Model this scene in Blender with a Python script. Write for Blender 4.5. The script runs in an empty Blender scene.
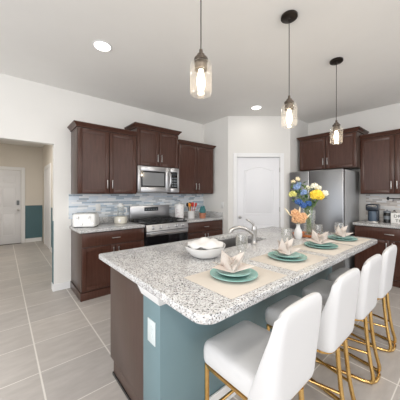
import bpy, bmesh, math, random
from mathutils import Vector, Matrix
random.seed(7)
PI = math.pi
SC = bpy.context.scene
COL = SC.collection

# ---------------------------------------------------------------- camera
cam_d = bpy.data.cameras.new('camera')
cam = bpy.data.objects.new('camera', cam_d)
COL.objects.link(cam)
cam.location = (0, 0, 1.38)
cam.rotation_euler = (PI / 2, 0, math.radians(-40.2))
cam_d.sensor_width = 36
cam_d.lens = 36 * 234 / 400
cam_d.shift_y = -6 / 400
cam_d.clip_start = 0.02
SC.camera = cam

# ---------------------------------------------------------------- light and exposure
SC.view_settings.view_transform = 'Standard'
SC.view_settings.look = 'None'
SC.view_settings.exposure = 0.14
SC.view_settings.gamma = 1
SC.view_settings.use_curve_mapping = False
W = bpy.data.worlds.new('world')
SC.world = W
W.use_nodes = True
W.node_tree.nodes['Background'].inputs[0].default_value = (0.95, 0.98, 1.03, 1)
W.node_tree.nodes['Background'].inputs[1].default_value = 1.55

def area_light(name, loc, target, sx, sy, power, color=(1, 1, 1)):
    d = bpy.data.lights.new(name, 'AREA')
    d.shape = 'RECTANGLE'
    d.size, d.size_y = sx, sy
    d.energy = power
    d.color = color
    o = bpy.data.objects.new(name, d)
    o.location = loc
    v = Vector(target) - Vector(loc)
    o.rotation_euler = v.to_track_quat('-Z', 'Y').to_euler()
    COL.objects.link(o)
    return o
# daylight from behind the viewer, and an added fill from the left without window
area_light('rear_daylight', (0.8, -3.1, 1.45), (1.4, 3.0, 1.3), 5.6, 2.4, 3, (1.0, 0.99, 0.98))
area_light('left_fill', (-3.1, -.8, 1.45), (2.2, .8, .7), 3.6, 2.2, 75, (1.0, 0.995, 0.99))

# ---------------------------------------------------------------- node materials
def mat(name, color=(0.8, 0.8, 0.8), rough=0.5, metal=0.0, **kw):
    m = bpy.data.materials.new(name)
    m.use_nodes = True
    b = m.node_tree.nodes['Principled BSDF']
    b.inputs['Base Color'].default_value = (*color, 1)
    b.inputs['Roughness'].default_value = rough
    b.inputs['Metallic'].default_value = metal
    for k, v in kw.items():
        b.inputs[k].default_value = v
    return m

class NT:
    """small helper over a material's node tree"""
    def __init__(self, m):
        self.t = m.node_tree
        self.bsdf = self.t.nodes['Principled BSDF']
        self.co = self.t.nodes.new('ShaderNodeTexCoord').outputs['Object']
    def n(self, typ, **props):
        x = self.t.nodes.new(typ)
        for k, v in props.items():
            setattr(x, k, v)
        return x
    def link(self, a, b):
        self.t.links.new(a, b)
    def math(self, op, a, b=None, c=None):
        x = self.n('ShaderNodeMath', operation=op)
        for i, v in enumerate((a, b, c)):
            if v is None:
                continue
            if hasattr(v, 'is_linked') or hasattr(v, 'links'):
                self.link(v, x.inputs[i])
            else:
                x.inputs[i].default_value = v
        return x.outputs[0]
    def sep(self, v=None):
        x = self.n('ShaderNodeSeparateXYZ')
        self.link(v or self.co, x.inputs[0])
        return x.outputs
    def comb(self, a, b, c=0.0):
        x = self.n('ShaderNodeCombineXYZ')
        for i, v in enumerate((a, b, c)):
            if hasattr(v, 'links'):
                self.link(v, x.inputs[i])
            else:
                x.inputs[i].default_value = v
        return x.outputs[0]
    def noise(self, scale, detail=3, vec=None, stretch=None, rough=0.5):
        src = vec or self.co
        if stretch:
            mp = self.n('ShaderNodeMapping')
            self.link(src, mp.inputs[0])
            mp.inputs['Scale'].default_value = stretch
            src = mp.outputs[0]
        x = self.n('ShaderNodeTexNoise')
        x.inputs['Scale'].default_value = scale
        x.inputs['Detail'].default_value = detail
        x.inputs['Roughness'].default_value = rough
        self.link(src, x.inputs['Vector'])
        return x.outputs['Fac']
    def ramp(self, fac, stops, const=False):
        x = self.n('ShaderNodeValToRGB')
        if const:
            x.color_ramp.interpolation = 'CONSTANT'
        e = x.color_ramp.elements
        while len(e) < len(stops):
            e.new(0.5)
        for el, (p, c) in zip(e, stops):
            el.position = p
            el.color = (*c, 1)
        self.link(fac, x.inputs[0])
        return x.outputs[0]
    def mix(self, fac, a, b, blend='MIX'):
        x = self.n('ShaderNodeMix', data_type='RGBA', blend_type=blend)
        for i, v in ((0, fac), (6, a), (7, b)):
            if hasattr(v, 'links'):
                self.link(v, x.inputs[i])
            elif i == 0:
                x.inputs[0].default_value = v
            else:
                x.inputs[i].default_value = (*v, 1)
        return x.outputs[2]
    def bump(self, h, strength=0.1, dist=0.002):
        x = self.n('ShaderNodeBump')
        x.inputs['Strength'].default_value = strength
        x.inputs['Distance'].default_value = dist
        self.link(h, x.inputs['Height'])
        self.link(x.outputs[0], self.bsdf.inputs['Normal'])
    def color(self, c):
        self.link(c, self.bsdf.inputs['Base Color'])

def painted(name, c, rough=0.6, amp=0.03):
    m = mat(name, c, rough)
    t = NT(m)
    f = t.noise(3.0, 2)
    t.color(t.ramp(f, [(0.3, tuple(x * (1 - amp) for x in c)), (0.7, tuple(min(1, x * (1 + amp)) for x in c))]))
    t.bump(t.noise(180, 2), 0.05, 0.001)
    return m

M = {}
M['wall'] = painted('wall_paint', (0.80, 0.785, 0.75), 0.7, 0.012)
M['wall_white'] = painted('pantry_paint', (0.75, 0.735, 0.705), 0.7, 0.01)
M['hall'] = painted('hall_paint', (0.73, 0.68, 0.61), 0.7, 0.012)
M['ceiling'] = painted('ceiling_paint', (0.83, 0.82, 0.795), 0.8, 0.01)
M['trim'] = painted('white_trim_paint', (0.82, 0.82, 0.82), 0.4, 0.01)
M['door'] = painted('white_door_paint', (0.80, 0.80, 0.82), 0.4, 0.01)
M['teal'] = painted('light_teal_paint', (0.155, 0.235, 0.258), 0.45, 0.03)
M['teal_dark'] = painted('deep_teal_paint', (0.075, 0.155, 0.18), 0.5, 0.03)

def floor_mat():
    m = mat('floor_tile', rough=0.38)
    t = NT(m)
    x, y, z = t.sep()
    PX, OX, PY, OY = 0.49, 0.223, 0.452, 2.63
    ux = t.math('DIVIDE', t.math('SUBTRACT', x, OX), PX)
    uy = t.math('DIVIDE', t.math('SUBTRACT', y, OY), PY)
    def line(u, p, g):
        fr = t.math('FRACT', t.math('ADD', u, 0.5))
        d = t.math('ABSOLUTE', t.math('SUBTRACT', fr, 0.5))
        return t.math('LESS_THAN', d, g / p / 2)
    grout = t.math('MAXIMUM', line(ux, PX, 0.0115), line(uy, PY, 0.0075))
    wn = t.n('ShaderNodeTexWhiteNoise', noise_dimensions='2D')
    t.link(t.comb(t.math('FLOOR', ux), t.math('FLOOR', uy)), wn.inputs['Vector'])
    rnd = wn.outputs['Value']
    off = t.comb(0.0, t.math('MULTIPLY', rnd, 9.0), rnd)
    va = t.n('ShaderNodeVectorMath', operation='ADD')
    t.link(t.co, va.inputs[0]); t.link(off, va.inputs[1])
    st = t.noise(5.0, 5, va.outputs[0], (0.9, 3.2, 1), 0.6)
    base = t.ramp(st, [(0.25, (0.40, 0.37, 0.345)), (0.5, (0.445, 0.415, 0.39)), (0.75, (0.50, 0.47, 0.44))])
    tint = t.mix(rnd, (0.94, 0.94, 0.95), (1.05, 1.04, 1.03))
    base = t.mix(1.0, base, tint, 'MULTIPLY')
    t.color(t.mix(grout, base, (0.70, 0.67, 0.63)))
    t.bump(t.math('SUBTRACT', 1.0, grout), 0.25, 0.002)
    return m
M['floor'] = floor_mat()

def granite_mat():
    m = mat('speckled_granite', rough=0.18)
    t = NT(m)
    def vor(scale):
        x = t.n('ShaderNodeTexVoronoi')
        x.inputs['Scale'].default_value = scale
        # wobble the cells a little so that they read as crystals
        t.link(t.co, x.inputs['Vector'])
        s = t.n('ShaderNodeSeparateColor')
        t.link(x.outputs['Color'], s.inputs[0])
        return s.outputs[0]
    big = t.ramp(vor(150), [(0.0, (0.66, 0.66, 0.655)), (0.34, (0.53, 0.525, 0.52)), (0.56, (0.70, 0.705, 0.705)),
                            (0.80, (0.42, 0.405, 0.39)), (0.9, (0.60, 0.57, 0.54))], True)
    sm = vor(230)
    small = t.ramp(sm, [(0.0, (0.035, 0.035, 0.04)), (0.075, (0.18, 0.175, 0.175)), (0.16, (0.6, 0.6, 0.6))], True)
    k = t.ramp(sm, [(0.0, (1, 1, 1)), (0.16, (0, 0, 0))], True)
    c = t.mix(k, big, small)
    cl = t.noise(7, 3)
    c = t.mix(1.0, c, t.ramp(cl, [(0.3, (0.84, 0.84, 0.85)), (0.7, (1.02, 1.02, 1.02))]), 'MULTIPLY')
    t.color(c)
    return m
M['granite'] = granite_mat()

def wood_mat(name, dark, light, rough=0.3, spec=0.3):
    m = mat(name, dark, rough)
    t = NT(m)
    t.bsdf.inputs['Specular IOR Level'].default_value = spec
    g = t.noise(9, 5, None, (5, 5, 0.5), 0.6)
    t.color(t.ramp(g, [(0.3, dark), (0.7, light)]))
    t.bump(t.noise(60, 3, None, (6, 6, 0.4)), 0.06, 0.001)
    return m
M['espresso'] = wood_mat('espresso_wood', (0.056, 0.023, 0.0155), (0.084, 0.036, 0.025), 0.27, 0.40)
M['espresso_side'] = wood_mat('espresso_panel', (0.070, 0.045, 0.036), (0.090, 0.058, 0.047), 0.3, 0.3)

def mosaic_mat(name, axis, stops, seed):
    m = mat(name, rough=0.2)
    t = NT(m)
    o = t.sep()
    u, v = o[axis], o[2]
    H, L = 0.028, 0.14
    rv = t.math('DIVIDE', v, H)
    row = t.math('FLOOR', rv)
    w1 = t.n('ShaderNodeTexWhiteNoise', noise_dimensions='1D')
    t.link(t.math('ADD', row, seed), w1.inputs['W'])
    ru = t.math('ADD', t.math('DIVIDE', u, L), t.math('MULTIPLY', w1.outputs['Value'], 7.0))
    w2 = t.n('ShaderNodeTexWhiteNoise', noise_dimensions='2D')
    t.link(t.comb(t.math('FLOOR', ru), row), w2.inputs['Vector'])
    c = t.ramp(w2.outputs['Value'], stops, True)
    c = t.mix(0.22, c, t.ramp(t.noise(25, 3, None, (0.5, 0.5, 3)), [(0.3, stops[0][1]), (0.7, stops[2][1])]))
    def edge(f, w):
        fr = t.math('FRACT', f)
        return t.math('LESS_THAN', fr, w)
    g = t.math('MAXIMUM', edge(rv, 0.10), edge(ru, 0.015))
    t.color(t.mix(g, c, (0.76, 0.77, 0.78)))
    t.bump(t.math('SUBTRACT', 1.0, g), 0.2, 0.001)
    return m
M['mosaic_blue'] = mosaic_mat('blue_glass_mosaic', 0, [(0.0, (0.72, 0.77, 0.82)), (0.24, (0.30, 0.41, 0.52)), (0.40, (0.86, 0.88, 0.89)),
    (0.62, (0.46, 0.50, 0.54)), (0.74, (0.62, 0.71, 0.80)), (0.9, (0.22, 0.29, 0.36))], 3.0)
M['mosaic_beige'] = mosaic_mat('pale_stone_mosaic', 1, [(0.0, (0.74, 0.69, 0.63)), (0.24, (0.50, 0.44, 0.39)), (0.40, (0.84, 0.82, 0.79)),
    (0.66, (0.64, 0.59, 0.54)), (0.8, (0.76, 0.76, 0.76)), (0.92, (0.40, 0.36, 0.34))], 11.0)

def steel_mat(name, c, rough):
    m = mat(name, c, rough, 1.0)
    t = NT(m)
    g = t.noise(30, 3, None, (1, 1, 30))
    t.color(t.ramp(g, [(0.3, tuple(x * 0.95 for x in c)), (0.7, tuple(x * 1.04 for x in c))]))
    return m
M['steel'] = steel_mat('brushed_stainless', (0.56, 0.56, 0.57), 0.30)
M['steel_fridge'] = steel_mat('fridge_stainless', (0.33, 0.335, 0.345), 0.28)
M['basin'] = mat('sink_steel', (0.30, 0.295, 0.29), 0.35, 1.0)
M['nickel'] = mat('brushed_nickel', (0.50, 0.485, 0.47), 0.3, 1.0)
M['gold'] = mat('polished_brass', (0.72, 0.46, 0.16), 0.2, 1.0)
t = NT(M['gold']); t.color(t.ramp(t.noise(14, 2), [(0.3, (0.60, 0.37, 0.12)), (0.7, (0.80, 0.54, 0.22))]))
M['bronze'] = mat('dark_bronze', (0.035, 0.027, 0.022), 0.4, 0.7)
M['socket'] = mat('antique_bronze', (0.10, 0.08, 0.065), 0.4, 0.8)
M['fridge_side'] = painted('grey_fridge_side', (0.36, 0.365, 0.37), 0.35, 0.02)
M['black'] = mat('black_plastic', (0.012, 0.012, 0.013), 0.3)
M['black_glass'] = mat('black_glass', (0.006, 0.006, 0.007), 0.06)
M['iron'] = mat('cast_iron', (0.018, 0.018, 0.019), 0.5)
M['dark_blue'] = mat('dark_blue_plastic', (0.016, 0.023, 0.035), 0.25)
M['blue_grey'] = mat('blue_grey_plastic', (0.07, 0.10, 0.14), 0.2)
M['grey_plastic'] = mat('grey_plastic', (0.18, 0.20, 0.22), 0.3)
M['leather'] = mat('white_leatherette', (0.64, 0.635, 0.635), 0.42)
t = NT(M['leather']); t.bump(t.noise(260, 2), 0.06, 0.001)
M['white_cer'] = mat('white_ceramic', (0.70, 0.695, 0.685), 0.18)
M['white_plastic'] = mat('white_plastic', (0.80, 0.80, 0.78), 0.35)
M['cream'] = mat('cream_enamel', (0.72, 0.69, 0.60), 0.3)
M['teal_cer'] = mat('teal_stoneware', (0.16, 0.33, 0.31), 0.22)
t = NT(M['teal_cer']); t.color(t.ramp(t.noise(18, 3), [(0.3, (0.20, 0.40, 0.36)), (0.7, (0.26, 0.46, 0.42))]))
M['plate_rim'] = mat('pale_teal_stoneware', (0.29, 0.49, 0.445), 0.22)
M['linen'] = mat('beige_linen', (0.57, 0.52, 0.46), 0.85)
t = NT(M['linen']); t.bump(t.noise(500, 2), 0.3, 0.0006)
M['napkin'] = mat('blush_napkin', (0.70, 0.62, 0.56), 0.85)
t = NT(M['napkin']); t.color(t.ramp(t.noise(9, 3), [(0.35, (0.52, 0.44, 0.385)), (0.65, (0.62, 0.575, 0.535))]))
M['white_cloth'] = mat('white_cloth', (0.66, 0.655, 0.645), 0.85)
t = NT(M['white_cloth']); t.bump(t.noise(40, 3), 0.3, 0.004)
M['copper'] = mat('copper_tray', (0.52, 0.17, 0.06), 0.3, 0.25)
M['terracotta'] = mat('terracotta', (0.46, 0.19, 0.11), 0.6)
M['succulent'] = mat('blue_green_leaf', (0.045, 0.19, 0.20), 0.4)
M['stem'] = mat('green_stem', (0.16, 0.25, 0.07), 0.5)
M['leaf'] = mat('dark_leaf', (0.055, 0.13, 0.04), 0.45)
M['yellow'] = mat('yellow_petal', (0.90, 0.66, 0.07), 0.55)
M['white_petal'] = mat('white_petal', (0.84, 0.82, 0.68), 0.55)
M['blue_petal'] = mat('blue_petal', (0.05, 0.13, 0.36), 0.55)
M['pale_blue'] = mat('pale_blue_petal', (0.24, 0.34, 0.56), 0.55)
M['peach'] = mat('peach_petal', (0.74, 0.46, 0.26), 0.6)
M['lime'] = mat('lime_petal', (0.62, 0.60, 0.20), 0.55)
M['cream_petal'] = mat('cream_petal', (0.80, 0.70, 0.48), 0.6)
M['red'] = mat('red_silicone', (0.55, 0.03, 0.02), 0.35)
M['orange'] = mat('orange_silicone', (0.80, 0.30, 0.03), 0.35)
M['wooden'] = wood_mat('pale_wood', (0.42, 0.27, 0.13), (0.52, 0.35, 0.19), 0.5)
M['sign'] = mat('white_sign_board', (0.82, 0.81, 0.78), 0.5)
M['ink'] = mat('black_lettering', (0.015, 0.015, 0.015), 0.6)
M['outlet_teal'] = mat('outlet_plastic', (0.60, 0.66, 0.67), 0.35)
M['water'] = mat('vase_water', (0.75, 0.82, 0.8), 0.05, **{'Transmission Weight': 1.0, 'IOR': 1.33})
def floral_mat():
    m = mat('white_floral_ceramic', (0.8, 0.79, 0.78), 0.2)
    t = NT(m)
    f = t.noise(22, 2)
    t.color(t.ramp(f, [(0.0, (0.82, 0.81, 0.80)), (0.56, (0.82, 0.81, 0.80)), (0.62, (0.66, 0.55, 0.56)), (0.68, (0.72, 0.74, 0.76)), (1.0, (0.8, 0.8, 0.8))]))
    return m
M['floral'] = floral_mat()

def thin_glass(name, tint, edge=0.55, base=0.035, scatter=0.0):
    refl = 1.0
    m = bpy.data.materials.new(name)
    m.use_nodes = True
    nt = m.node_tree
    nt.nodes.clear()
    out = nt.nodes.new('ShaderNodeOutputMaterial')
    tr = nt.nodes.new('ShaderNodeBsdfTransparent'); tr.inputs[0].default_value = (*tint, 1)
    gl = nt.nodes.new('ShaderNodeBsdfGlossy'); gl.inputs['Roughness'].default_value = 0.03
    gl.inputs[0].default_value = (refl, refl, refl, 1)
    lw = nt.nodes.new('ShaderNodeLayerWeight'); lw.inputs[0].default_value = 0.5
    pw = nt.nodes.new('ShaderNodeMath'); pw.operation = 'POWER'; pw.inputs[1].default_value = 3.5
    ma = nt.nodes.new('ShaderNodeMath'); ma.operation = 'MULTIPLY_ADD'; ma.inputs[1].default_value = edge; ma.inputs[2].default_value = base
    mx = nt.nodes.new('ShaderNodeMixShader')
    nt.links.new(lw.outputs['Facing'], pw.inputs[0]); nt.links.new(pw.outputs[0], ma.inputs[0])
    nt.links.new(ma.outputs[0], mx.inputs[0])
    nt.links.new(tr.outputs[0], mx.inputs[1]); nt.links.new(gl.outputs[0], mx.inputs[2])
    if scatter:
        # seeded glass: tiny bubbles scatter some of the light
        di = nt.nodes.new('ShaderNodeBsdfTranslucent'); di.inputs[0].default_value = (1, .96, .9, 1)
        m2 = nt.nodes.new('ShaderNodeMixShader'); m2.inputs[0].default_value = scatter
        nt.links.new(mx.outputs[0], m2.inputs[1]); nt.links.new(di.outputs[0], m2.inputs[2])
        mx = m2
    nt.links.new(mx.outputs[0], out.inputs[0])
    return m
M['glass'] = thin_glass('clear_glass', (0.96, 0.97, 0.97), 1.0, 0.06, 0.10)
M['jar_glass'] = thin_glass('jar_glass', (0.99, 0.985, 0.975), 0.42, 0.03, 0.07)

def emit(name, c, s):
    m = mat(name, c, 0.4)
    b = m.node_tree.nodes['Principled BSDF']
    b.inputs['Emission Color'].default_value = (*c, 1)
    b.inputs['Emission Strength'].default_value = s
    return m
M['bulb'] = emit('glowing_bulb', (1.0, 0.86, 0.66), 8.0)
M['downlight'] = emit('lit_downlight_lens', (1.0, 0.97, 0.92), 7)
M['display'] = emit('range_display', (0.02, 0.025, 0.03), 0.2)

# ---------------------------------------------------------------- mesh helper
class MB:
    def __init__(self):
        self.b = bmesh.new()
    def box(self, x0, x1, y0, y1, z0, z1, bev=0.0, seg=2):
        t = bmesh.new()
        bmesh.ops.create_cube(t, size=1)
        for v in t.verts:
            v.co = Vector(((x0 + x1) / 2 + v.co.x * (x1 - x0), (y0 + y1) / 2 + v.co.y * (y1 - y0), (z0 + z1) / 2 + v.co.z * (z1 - z0)))
        if bev > 0:
            bmesh.ops.bevel(t, geom=t.edges[:], offset=bev, segments=seg, profile=0.5, affect='EDGES')
        self.join(t)
        return self
    def join(self, t, mtx=None):
        me = bpy.data.meshes.new('tmp')
        if mtx is not None:
            t.transform(mtx)
        t.to_mesh(me); t.free()
        self.b.from_mesh(me)
        bpy.data.meshes.remove(me)
    def add(self, verts, faces):
        vs = [self.b.verts.new(v) for v in verts]
        for f in faces:
            try:
                self.b.faces.new([vs[i] for i in f])
            except ValueError:
                pass
        return self
    def rings(self, rings, cap0=True, cap1=True, closed=False):
        n = len(rings[0])
        V = [self.b.verts.new(p) for r in rings for p in r]
        R = len(rings)
        for i in range(R if closed else R - 1):
            a, c = i * n, ((i + 1) % R) * n
            for j in range(n):
                k = (j + 1) % n
                self.b.faces.new((V[a + j], V[a + k], V[c + k], V[c + j]))
        if not closed:
            if cap0: self.b.faces.new(V[0:n][::-1])
            if cap1: self.b.faces.new(V[(R - 1) * n:])
        return self
    def lathe(self, prof, c=(0, 0, 0), seg=32, cap0=True, cap1=True, fn=None):
        rs = []
        for i, (r, z) in enumerate(prof):
            ring = []
            for k in range(seg):
                a = 2 * PI * k / seg
                rr, zz = (r, z) if fn is None else fn(r, z, a, i)
                ring.append((c[0] + rr * math.cos(a), c[1] + rr * math.sin(a), c[2] + zz))
            rs.append(ring)
        return self.rings(rs, cap0, cap1)
    def tube(self, pts, r, seg=10, closed=False, flat=1.0):
        P = [Vector(p) for p in pts]
        n = len(P)
        T = []
        for i in range(n):
            a = P[(i - 1) % n] if (closed or i > 0) else P[i]
            b = P[(i + 1) % n] if (closed or i < n - 1) else P[i]
            T.append((b - a).normalized())
        up = Vector((0, 0, 1)) if abs(T[0].z) < 0.9 else Vector((1, 0, 0))
        N = (up - T[0] * up.dot(T[0])).normalized()
        rs = []
        for i in range(n):
            N = (N - T[i] * N.dot(T[i])).normalized()
            B = T[i].cross(N)
            rad = r[i] if isinstance(r, (list, tuple)) else r
            rs.append([tuple(P[i] + N * (rad * math.cos(2 * PI * k / seg)) + B * (rad * flat * math.sin(2 * PI * k / seg))) for k in range(seg)])
        return self.rings(rs, closed=closed)
    def cyl(self, p0, p1, r, seg=20):
        return self.tube([p0, p1], r, seg)
    def sphere(self, c, r, sx=1, sy=1, sz=1, u=16, v=10):
        t = bmesh.new()
        bmesh.ops.create_uvsphere(t, u_segments=u, v_segments=v, radius=r)
        self.join(t, Matrix.Translation(c) @ Matrix.Diagonal((sx, sy, sz, 1)))
        return self
    def poly(self, outline, z0, z1, holes=()):
        """extruded outline with holes"""
        t = bmesh.new()
        edges = []
        for loop in [outline] + list(holes):
            vs = [t.verts.new((x, y, z0)) for x, y in loop]
            for i in range(len(vs)):
                edges.append(t.edges.new((vs[i], vs[(i + 1) % len(vs)])))
        bmesh.ops.triangle_fill(t, use_beauty=True, use_dissolve=False, edges=edges)
        g = bmesh.ops.extrude_face_region(t, geom=t.faces[:])
        bmesh.ops.translate(t, vec=(0, 0, z1 - z0), verts=[v for v in g['geom'] if isinstance(v, bmesh.types.BMVert)])
        bmesh.ops.recalc_face_normals(t, faces=t.faces[:])
        self.join(t)
        return self
    def move(self, mtx):
        self.b.transform(mtx)
        return self
    def build(self, name, m, parent=None, loc=None, rz=None, smooth=True, fix=True):
        if fix:
            bmesh.ops.recalc_face_normals(self.b, faces=self.b.faces[:])
        me = bpy.data.meshes.new(name)
        self.b.to_mesh(me); self.b.free()
        if smooth:
            me.polygons.foreach_set('use_smooth', [True] * len(me.polygons))
            me.set_sharp_from_angle(angle=math.radians(38))
        me.materials.append(m)
        o = bpy.data.objects.new(name, me)
        COL.objects.link(o)
        if parent is not None: o.parent = parent
        if loc is not None: o.location = loc
        if rz is not None: o.rotation_euler = (0, 0, rz)
        return o

def tag(o, label, cat, group=None):
    o['label'] = label
    o['category'] = cat
    if group: o['group'] = group
    return o
def thing(name, label, cat, loc=(0, 0, 0), rz=0.0, group=None):
    o = bpy.data.objects.new(name, None)
    COL.objects.link(o)
    o.empty_display_size = 0.1
    o.location = loc
    o.rotation_euler = (0, 0, rz)
    return tag(o, label, cat, group)
def struct(name, mb, m):
    o = mb.build(name, m, smooth=False)
    o['kind'] = 'structure'
    return o
def copy_tree(o, parent=None):
    c = o.copy()
    COL.objects.link(c)
    if parent is not None: c.parent = parent
    for ch in list(o.children):
        copy_tree(ch, c)
    return c
def arc(cx, cy, r, a0, a1, n=8):
    return [(cx + r * math.cos(a0 + (a1 - a0) * i / n), cy + r * math.sin(a0 + (a1 - a0) * i / n)) for i in range(n + 1)]
def rrect(x0, x1, y0, y1, r, n=6):
    return arc(x1 - r, y0 + r, r, -PI / 2, 0, n) + arc(x1 - r, y1 - r, r, 0, PI / 2, n) + arc(x0 + r, y1 - r, r, PI / 2, PI, n) + arc(x0 + r, y0 + r, r, PI, 1.5 * PI, n)

# ================================================================ the room
CH = 2.9           # ceiling height
YB = 3.87          # range wall
XR = 5.05          # fridge wall
XP = 3.36          # short wall at the end of the range counter
P0 = Vector((XP, 3.13)); DU = Vector((0.7682, -0.6402))
P1 = P0 + DU * 1.215
YA = P1.y          # alcove wall
OPX0, OPX1, OPZ = -1.0, 0.56, 2.09

struct('floor', MB().box(-3.2, XR + .12, -3.2, 8.42, -0.08, 0), M['floor'])
struct('ceiling', MB().box(-3.2, XR + .12, -3.2, YB + .12, CH, CH + .1), M['ceiling'])
w = MB()
w.box(-3.2, OPX0, YB, YB + .12, 0, CH); w.box(OPX1, XP + .12, YB, YB + .12, 0, CH); w.box(OPX0, OPX1, YB, YB + .12, OPZ, CH)
struct('wall_back', w, M['wall'])
struct('wall_pantry_side', MB().box(XP, XP + .12, P0.y, YB, 0, CH), M['wall'])
# diagonal pantry wall with the door opening
U0, U1, DH = 0.175, 1.015, 2.10
def diag_box(mb, u0, u1, n0, n1, z0, z1, bev=0.0):
    """box on the diagonal wall: u along it, n out of it towards the room"""
    t = MB().box(u0, u1, -n1, -n0, z0, z1, bev)
    ang = math.atan2(DU.y, DU.x)
    t.move(Matrix.Translation((P0.x, P0.y, 0)) @ Matrix.Rotation(ang, 4, 'Z'))
    me = bpy.data.meshes.new('t'); t.b.to_mesh(me); t.b.free(); mb.b.from_mesh(me); bpy.data.meshes.remove(me)
    return mb
w = MB()
diag_box(w, 0, U0, -.1, 0, 0, CH); diag_box(w, U1, 1.215, -.1, 0, 0, CH); diag_box(w, U0, U1, -.1, 0, DH, CH)
struct('wall_pantry', w, M['wall_white'])
struct('wall_alcove', MB().box(P1.x, XR, YA, YA + .12, 0, CH), M['wall_white'])
struct('wall_right', MB().box(XR, XR + .12, -3.2, YA + .12, 0, CH), M['wall_white'])
# hallway
struct('ceiling_hall', MB().box(-1.3, 1.03, YB + .12, 8.42, 2.75, 2.85), M['ceiling'])
struct('wall_hall_end', MB().box(-1.3, 1.03, 8.30, 8.42, 0, 2.75), M['hall'])
struct('wall_hall_right', MB().box(0.91, 1.03, YB + .12, 8.30, 0, 2.75), M['hall'])
struct('wall_hall_left', MB().box(-1.3, -1.18, YB + .12, 8.30, 0, 2.75), M['hall'])
# teal wainscot paint of the hall
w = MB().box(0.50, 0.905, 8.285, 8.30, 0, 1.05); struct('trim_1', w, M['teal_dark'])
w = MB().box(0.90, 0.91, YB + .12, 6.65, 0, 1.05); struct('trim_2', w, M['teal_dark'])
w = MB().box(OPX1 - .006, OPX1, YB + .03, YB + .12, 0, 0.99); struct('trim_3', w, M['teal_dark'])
# baseboards
struct('baseboard_back', MB().box(OPX1 - .014, 0.768, YB - .014, YB, 0, .10, .003), M['trim'])
struct('baseboard_jamb', MB().box(OPX1 - .016, OPX1 - .0065, YB + .001, YB + .12, 0, .10, .003), M['trim'])
struct('baseboard_hall_end', MB().box(0.50, 0.888, 8.268, 8.284, 0, .11, .003), M['trim'])
struct('baseboard_hall_right', MB().box(0.885, 0.899, YB + .13, 6.65, 0, .11, .003), M['trim'])
struct('baseboard_island', MB().box(0.655, 2.925, 1.069, 1.082, 0, .11, .003), M['trim'])
# pantry door casing and hall door casings
w = MB()
diag_box(w, U0 - .075, U0, -.1, .016, 0, DH + .075, .004); diag_box(w, U1, U1 + .075, -.1, .016, 0, DH + .075, .004)
diag_box(w, U0 + .001, U1 - .001, -.1, .016, DH, DH + .075, .004)
struct('trim_4', w, M['trim'])
w = MB().box(-.62, -.53, 8.27, 8.299, 0, 2.13, .004).box(.405, .495, 8.27, 8.299, 0, 2.13, .004).box(-.529, .404, 8.27, 8.299, 2.04, 2.13, .004)
struct('trim_5', w, M['trim'])
w = MB().box(.885, .909, 6.67, 6.76, 0, 2.13, .004).box(.885, .909, 7.66, 7.75, 0, 2.13, .004).box(.885, .909, 6.761, 7.659, 2.04, 2.13, .004)
struct('trim_6', w, M['trim'])

# ---------------------------------------------------------------- doors
def panel_ring(mb, outline, y, inset=0.03, depth=0.012):
    """raised panel on a door face (local x,z), moulded groove around it; face looks to -y"""
    cx = sum(p[0] for p in outline) / len(outline); cz = sum(p[1] for p in outline) / len(outline)
    def ring(k, yy):
        out = []
        n = len(outline)
        for i, (x, z) in enumerate(outline):
            a = Vector(outline[i - 1]); b = Vector(outline[(i + 1) % n]); d = (b - a).normalized()
            nrm = Vector((d.y, -d.x))
            if nrm.dot(Vector((x - cx, z - cz))) > 0: nrm = -nrm
            out.append((x + nrm.x * k, yy, z + nrm.y * k))
        return out
    rs = [ring(0, y), ring(0.004, y - depth * .6), ring(.014, y - depth * .6), ring(.02, y - .001), ring(inset + .012, y - .001), ring(inset + .03, y - depth * .5)]
    mb.rings(rs, cap0=False)
# pantry door
ang = math.atan2(DU.y, DU.x)
def pantry_door():
    t = bpy.data.objects.new('door_1', None); COL.objects.link(t)
    b = P0 + DU * U0
    t.location = (b.x, b.y, 0); t.rotation_euler = (0, 0, ang)
    t['kind'] = 'structure'
    Wd = U1 - U0
    MB().box(.003, Wd - .003, .012, .05, .008, DH - .004, .002).build('door_slab', M['door'], t)
    p = MB()
    x0, x1 = .135, Wd - .115
    top = [(x0, .98), (x1, .98), (x1, 1.84)]
    for i in range(1, 12):
        s = i / 12
        top.append((x1 + (x0 - x1) * s, 1.84 + .075 * math.sin(PI * s) ** 1.3))
    top.append((x0, 1.84))
    panel_ring(p, top, .012)
    panel_ring(p, [(x0, .22), (x1, .22), (x1, .80), (x0, .80)], .012)
    p.build('door_panel', M['door'], t)
    k = MB().lathe([(.026, 0), (.026, .006), (.012, .01), (.011, .03), (.026, .042), (.028, .055), (.02, .066), (.0, .068)], seg=20)
    k.move(Matrix.Translation((.055, .012, .93)) @ Matrix.Rotation(PI / 2, 4, 'X'))
    k.build('door_knob', M['nickel'], t)
    for z in (.25, 1.08, 1.85):
        MB().cyl((Wd - .006, .006, z - .045), (Wd - .006, .006, z + .045), .007, 10).build('hinge', M['nickel'], t)
pantry_door()
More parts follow.
